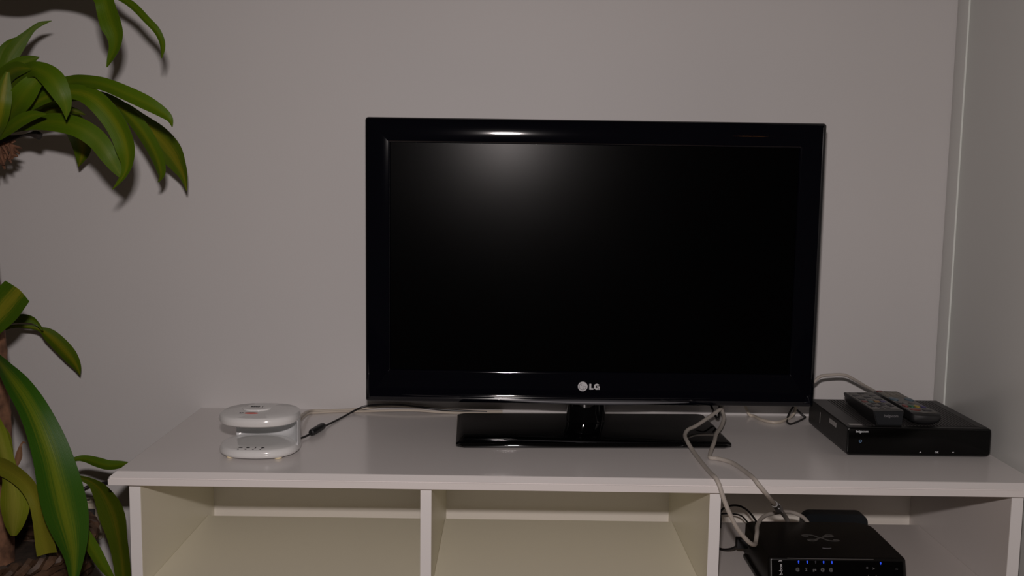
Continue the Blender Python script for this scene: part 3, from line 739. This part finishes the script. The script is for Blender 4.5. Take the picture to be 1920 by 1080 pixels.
cable('slack_cable', [(.345, -.010, .030), (.355, -.0150, .006), (.364, -.0200, .0032), (.371, -.048, .0032), (.389, -.0680, .0032), (.410, -.056, .0032), (.432, -.030, .0050), (.442, -.020, .014), (.445, -.016, .032)], .0028, MCABLEC, 'pale slack cable sagging on the bench below right television corner')
cable('thin_loop_cable', [(.430, -.012, .030), (.458, -.018, .0060), (.461, -.024, .0024), (.438, -.055, .0020), (.418, -.075, .0020), (.4185, -.052, .0024), (.428, -.030, .010), (.440, -.012, .020), (.448, -.008, .040)], .0019, MCABLEB, 'thin black cable loop on the bench beside the set-top box')
cable('underside_cable', [(.262, -.030, .045), (.268, -.060, .040), (.275, -.075, .022), (.279, -.090, .0140), (.286, -.070, .022), (.292, -.040, .045)], .0022, MCABLEB, 'black cable loop hanging under the television behind the grey cables')
c = thing('adapter_cable', 'black thin cable with ferrite bead running from nail dryer behind television', 'cable', (-.446, -.186, 0))
obj('wire', tube([(-.4690, -.2500, .0075), (-.4600, -.219, .0040), (-.446, -.186, .0062), (-.437, -.136, .0035), (-.427, -.096, .0022), (-.415, -.052, .0020), (-.400, -.024, .0062), (-.381, -.016, .0120), (-.349, -.012, .0140), (-.308, -.012, .0130), (-.24, -.012, .006), (-.15, -.012, .002)], .0019, 8, 8), MCABLEB, c)
A, B = Vector((-.4520, -.2010, .0062)), Vector((-.4395, -.1500, .0068))
def bead():
    P = [A.lerp(B, t) for t in (0, .03, .12, .88, .97, 1)]
    return tube(P, .006, 16, 1, smooth=False, rad=lambda t: [.0032, .0052, .0063, .0063, .0052, .0032][min(5, int(round(t * 5)))])
obj('ferrite_bead', bead(), MFERR, c)['label'] = 'black ferrite bead'
cable('twin_cable', [(-.475, -.245, .020), (-.483, -.150, .014), (-.486, -.055, .0040), (-.470, -.036, .0026), (-.430, -.024, .0026), (-.390, -.022, .0026), (-.340, -.024, .0050), (-.290, -.024, .0060), (-.22, -.024, .0028), (-.12, -.024, .0026)], .0023, MCABLEC, 'cream cable on bench back edge leaving the nail dryer, nearer of two')
cable('twin_cable', [(-.475, -.235, .028), (-.484, -.120, .018), (-.487, -.034, .0050), (-.462, -.020, .0026), (-.425, -.0125, .0026), (-.385, -.0085, .0050), (-.335, -.007, .0110), (-.275, -.007, .0080), (-.20, -.008, .003), (-.12, -.008, .0026)], .0023, MCABLEC, 'cream cable along the wall behind the nail dryer, farther of two')
cable('bay_cable', [(.2850, -.120, -.184), (.2852, -.120, -.170), (.2850, -.120, -.152), (.298, -.120, -.143), (.313, -.130, -.138), (.325, -.150, -.139), (.331, -.190, -.144), (.333, -.226, -.155)], .0019, MCABLEB, 'black cable arching behind the modem beside the divider')
cable('low_bay_cable', [(.2400, -.100, -.170), (.275, -.100, -.1655), (.310, -.100, -.164), (.323, -.120, -.161), (.322, -.170, -.155), (.322, -.2265, -.155)], .0016, MCABLEB, 'thin black cable running level along the bay back to the modem')
c = thing('power_lead', 'black power lead with blocky plug at the left flank of the modem', 'cable', (.267, -.24, -.181))
obj('wire', tube([(.2210, -.215, -.182), (.240, -.217, -.1830), (.254, -.222, -.1825), (.267, -.240, -.1795), (.278, -.257, -.170), (.285, -.264, -.160)], .0022, 8, 8), MCABLEB, c)
obj('plug', box(.279, .2985, -.277, -.262, -.164, -.147, .002, 2), MTVB, c)

# ================================================================== wall socket left of the bench
ws = thing('wall_socket', 'cream double wall socket low on the wall behind the plant leaves', 'socket', (-.935, 0, -.225))
def frame(x0, x1, z0, z1, w_, y0, y1):
    return loft([rrect(x0, x1, z0, z1, .004, y0), rrect(x0, x1, z0, z1, .004, y1), rrect(x0 + w_, x1 - w_, z0 + w_, z1 - w_, .003, y1), rrect(x0 + w_, x1 - w_, z0 + w_, z1 - w_, .003, y0)], cap=False)
obj('back_plate', box(-.985, -.8985, -.004, -.0002, -.2640, -.1820, .0015), MSOCK, ws)
obj('frame', frame(-.983, -.9010, -.2620, -.1900, .0105, -.004, -.014), MSOCK, ws)
obj('insert', box(-.972, -.9125, -.010, -.0042, -.2510, -.2010, .002), MSOCKIN, ws)
obj('top_clip', box(-.938, -.925, -.0075, -.0042, -.1870, -.1845, .0005), MINK, ws)
obj('top_clip', box(-.917, -.907, -.0075, -.0042, -.1860, -.1835, .0005), MINK, ws)
tag(obj('socket_plug', box(-.965, -.9190, -.040, -.0102, -.2440, -.2060, .004), MTVB), 'black power plug pushed into the cream wall socket', 'plug')
cable('wall_cable', [(-.960, -.038, -.215), (-.962, -.050, -.195), (-.955, -.040, -.178), (-.940, -.025, -.166), (-.9227, -.015, -.156), (-.895, -.012, -.1500), (-.86, -.011, -.149), (-.78, -.011, -.160), (-.70, -.011, -.180)], .0034, MCABLEB, 'thick black cable arching over the wall socket behind the leaves')

# ================================================================== planter and plant
BC, BR = Vector((-.9700, -.3300, 0)), .168
wb = thing('wicker_basket', 'dark brown woven basket planter at the bottom left corner', 'basket', (BC.x, BC.y, -ZO))
def coil(z, r, amp, ph, rt_):
    pts = []
    nn = 72
    for i in range(nn + 1):
        a = 2 * math.pi * i / nn
        rr = r + amp * math.cos(a * 18 + ph)
        pts.append((BC.x + rr * math.cos(a), BC.y + rr * math.sin(a), z))
    return tube(pts, rt_, 6, 1, smooth=False)
for i in range(22):
    z = -ZO + .010 + i * .0155
    obj('woven_strand', coil(z, BR - .022 + .020 * (i / 21), .0038, math.pi * (i % 2), .0082), MWICK, wb)
for k in range(2):
    pts = []
    for i in range(145):
        a = 2 * math.pi * i / 144
        t = a * 26 + math.pi * k
        pts.append((BC.x + (BR + .004 + .007 * math.cos(t)) * math.cos(a), BC.y + (BR + .004 + .007 * math.cos(t)) * math.sin(a), -.146 + .007 * math.sin(t)))
    obj('rim_braid', tube(pts, .0068, 6, 1, smooth=False), MWICK, wb)
for k in range(18):
    a = 2 * math.pi * (k + .5) / 18
    obj('stake', tube([(BC.x + (BR - .022) * math.cos(a), BC.y + (BR - .022) * math.sin(a), -ZO + .004), (BC.x + BR * math.cos(a), BC.y + BR * math.sin(a), -.150)], .004, 6, 2), MWICK, wb)
def soil():
    bm = bmesh.new()
    rings = []
    for k in (1.0, .8, .6, .4, .2, .05):
        rings.append([(BC.x + (BR - .018) * k * math.cos(a), BC.y + (BR - .018) * k * math.sin(a), -.205 + .008 * noise.noise((k * 7, a * 3, 1))) for a in [2 * math.pi * i / 48 for i in range(48)]])
    rings.insert(0, [(BC.x + (BR - .030) * math.cos(a), BC.y + (BR - .030) * math.sin(a), -ZO + .01) for a in [2 * math.pi * i / 48 for i in range(48)]])
    return loft(rings, bm)
obj('potting_soil', soil(), MSOIL, wb)

pl = thing('dracaena_plant', 'green and yellow striped dracaena leaves spilling in at the left edge', 'plant', (-.985, -.27, -.205))
def cane(pts, r, name, seed):
    pts = catmull(pts, 14)
    rings = []
    for i, p in enumerate(pts):
        rr = r * (1 + .05 * noise.noise((p.z * 22, seed, 0))) * (1.05 if i % 9 == 0 else 1)
        rings.append([(p.x + rr * math.cos(a) * (1 + .04 * noise.noise((math.cos(a) * 2, math.sin(a) * 2, p.z * 14 + seed))), p.y + rr * math.sin(a), p.z) for a in [2 * math.pi * k / 20 for k in range(20)]])
    return obj(name, loft(rings), MBARK, pl)
cane([(-.970, -.275, -.212), (-.974, -.262, -.10), (-.977, -.255, .06), (-.984, -.25, .22), (-.993, -.25, .36), (-.986, -.25, .44), (-.970, -.25, .500)], .0290, 'trunk', 1)
cane([(-1.03, -.33, -.212), (-1.05, -.32, .10), (-1.06, -.31, .50), (-1.055, -.30, .80)], .027, 'trunk', 5)
# dried leaf bases under the head
random.seed(11)
for i in range(34):
    a = random.uniform(-1.1, 1.6); el_ = random.uniform(-1.3, .35); ln = random.uniform(.015, .036)
    p = Vector((-.942 + random.uniform(-.022, .022), -.275 + random.uniform(-.02, .01), .494 + random.uniform(-.012, .026)))
    dr = Vector((math.cos(a) * math.cos(el_), -abs(math.sin(a)) * .5 * math.cos(el_), math.sin(el_)))
    q = p + dr * ln
    mid = p.lerp(q, .5) + Vector((0, 0, .006))
    obj('dried_leaf_base', tube([p, mid, q + Vector((0, 0, -.006))], .004, 5, 3, rad=lambda t: .0062 * (1 - t * .85)), MDRYLEAF, pl)
for i in range(30):
    a = random.uniform(-3.1, 3.1); el_ = random.uniform(-1.5, .6); ln = random.uniform(.012, .026)
    p = Vector((-.925 + random.uniform(-.030, .020), -.285 + random.uniform(-.012, .01), .487 + random.uniform(-.016, .018)))
    dr = Vector((math.cos(a) * math.cos(el_), -abs(math.sin(a)) * .4 * math.cos(el_), math.sin(el_)))
    q = p + dr * ln
    obj('dried_leaf_base', tube([p, p.lerp(q, .5) + Vector((0, 0, .003)), q], .004, 5, 3, rad=lambda t: .0052 * (1 - t * .7)), MDRYLEAF, pl)
obj('dried_leaf_base', tube([(-.960, -.29, .492), (-.920, -.295, .500), (-.885, -.297, .5080), (-.866, -.299, .5100), (-.855, -.300, .5075)], .005, 6, 4, rad=lambda t: .0045 + .0025 * math.sin(t * 9)), MROD, pl)

def leaf(rows, kind, idx):
    """ribbon through stations of (left, right) points; gutter-shaped, thin but solid"""
    Lp = catmull([Vector(r[:3]) / 1e4 for r in rows], 4)
    Rp = catmull([Vector(r[3:]) / 1e4 for r in rows], 4)
    nc = 8
    V, F, UV = [], [], []
    n = len(Lp)
    vdir = Vector((0, 1, 0))
    for th in (0, 1):
        for i in range(n):
            a, b = Lp[i], Rp[i]
            wd = (b - a).length
            t = ((Lp[min(i + 1, n - 1)] + Rp[min(i + 1, n - 1)]) - (Lp[max(i - 1, 0)] + Rp[max(i - 1, 0)])).normalized()
            nrm = (b - a).cross(t)
            nrm = nrm.normalized() if nrm.length > 1e-9 else vdir
            if nrm.y > 0: nrm = -nrm          # towards the room
            for j in range(nc + 1):
                u = j / nc
                s = 2 * u - 1
                bend = (.13 * (1 - abs(s) ** 1.3) + .022 * math.sin(i * .55 + idx) * s) * wd
                V.append(a.lerp(b, u) - nrm * (bend * (-1 if idx % 2 else 1)) * .8 - nrm * (.0007 * th) * (1 if wd > .002 else .2))
                UV.append((u, i / n * 3 + idx * 1.7))
    W1 = nc + 1
    off = n * W1
    for i in range(n - 1):
        for j in range(nc):
            q = (i * W1 + j, i * W1 + j + 1, (i + 1) * W1 + j + 1, (i + 1) * W1 + j)
            F.append(q); F.append(tuple(off + k for k in q[::-1]))
        for j in (0, nc):
            q = (i * W1 + j, (i + 1) * W1 + j, off + (i + 1) * W1 + j, off + i * W1 + j)
            F.append(q if j == 0 else q[::-1])
    for i in (0, n - 1):
        for j in range(nc):
            q = (i * W1 + j, i * W1 + j + 1, off + i * W1 + j + 1, off + i * W1 + j)
            F.append(q[::-1] if i == 0 else q)
    me = bpy.data.meshes.new('leaf')
    me.from_pydata([(v.x, v.y, v.z + ZO) for v in V], [], F)
    uvl = me.uv_layers.new(name='UVMap')
    for lp in me.loops:
        uvl.data[lp.index].uv = UV[lp.vertex_index]
    me.materials.append(LM[kind])
    me.polygons.foreach_set('use_smooth', [True] * len(me.polygons))
    me.set_sharp_from_angle(angle=math.radians(60))
    me.update()
    return finish(bpy.data.objects.new('leaf', me), pl)
for i, (kind, rows) in enumerate(LEAVES):
    leaf(rows, kind, i)
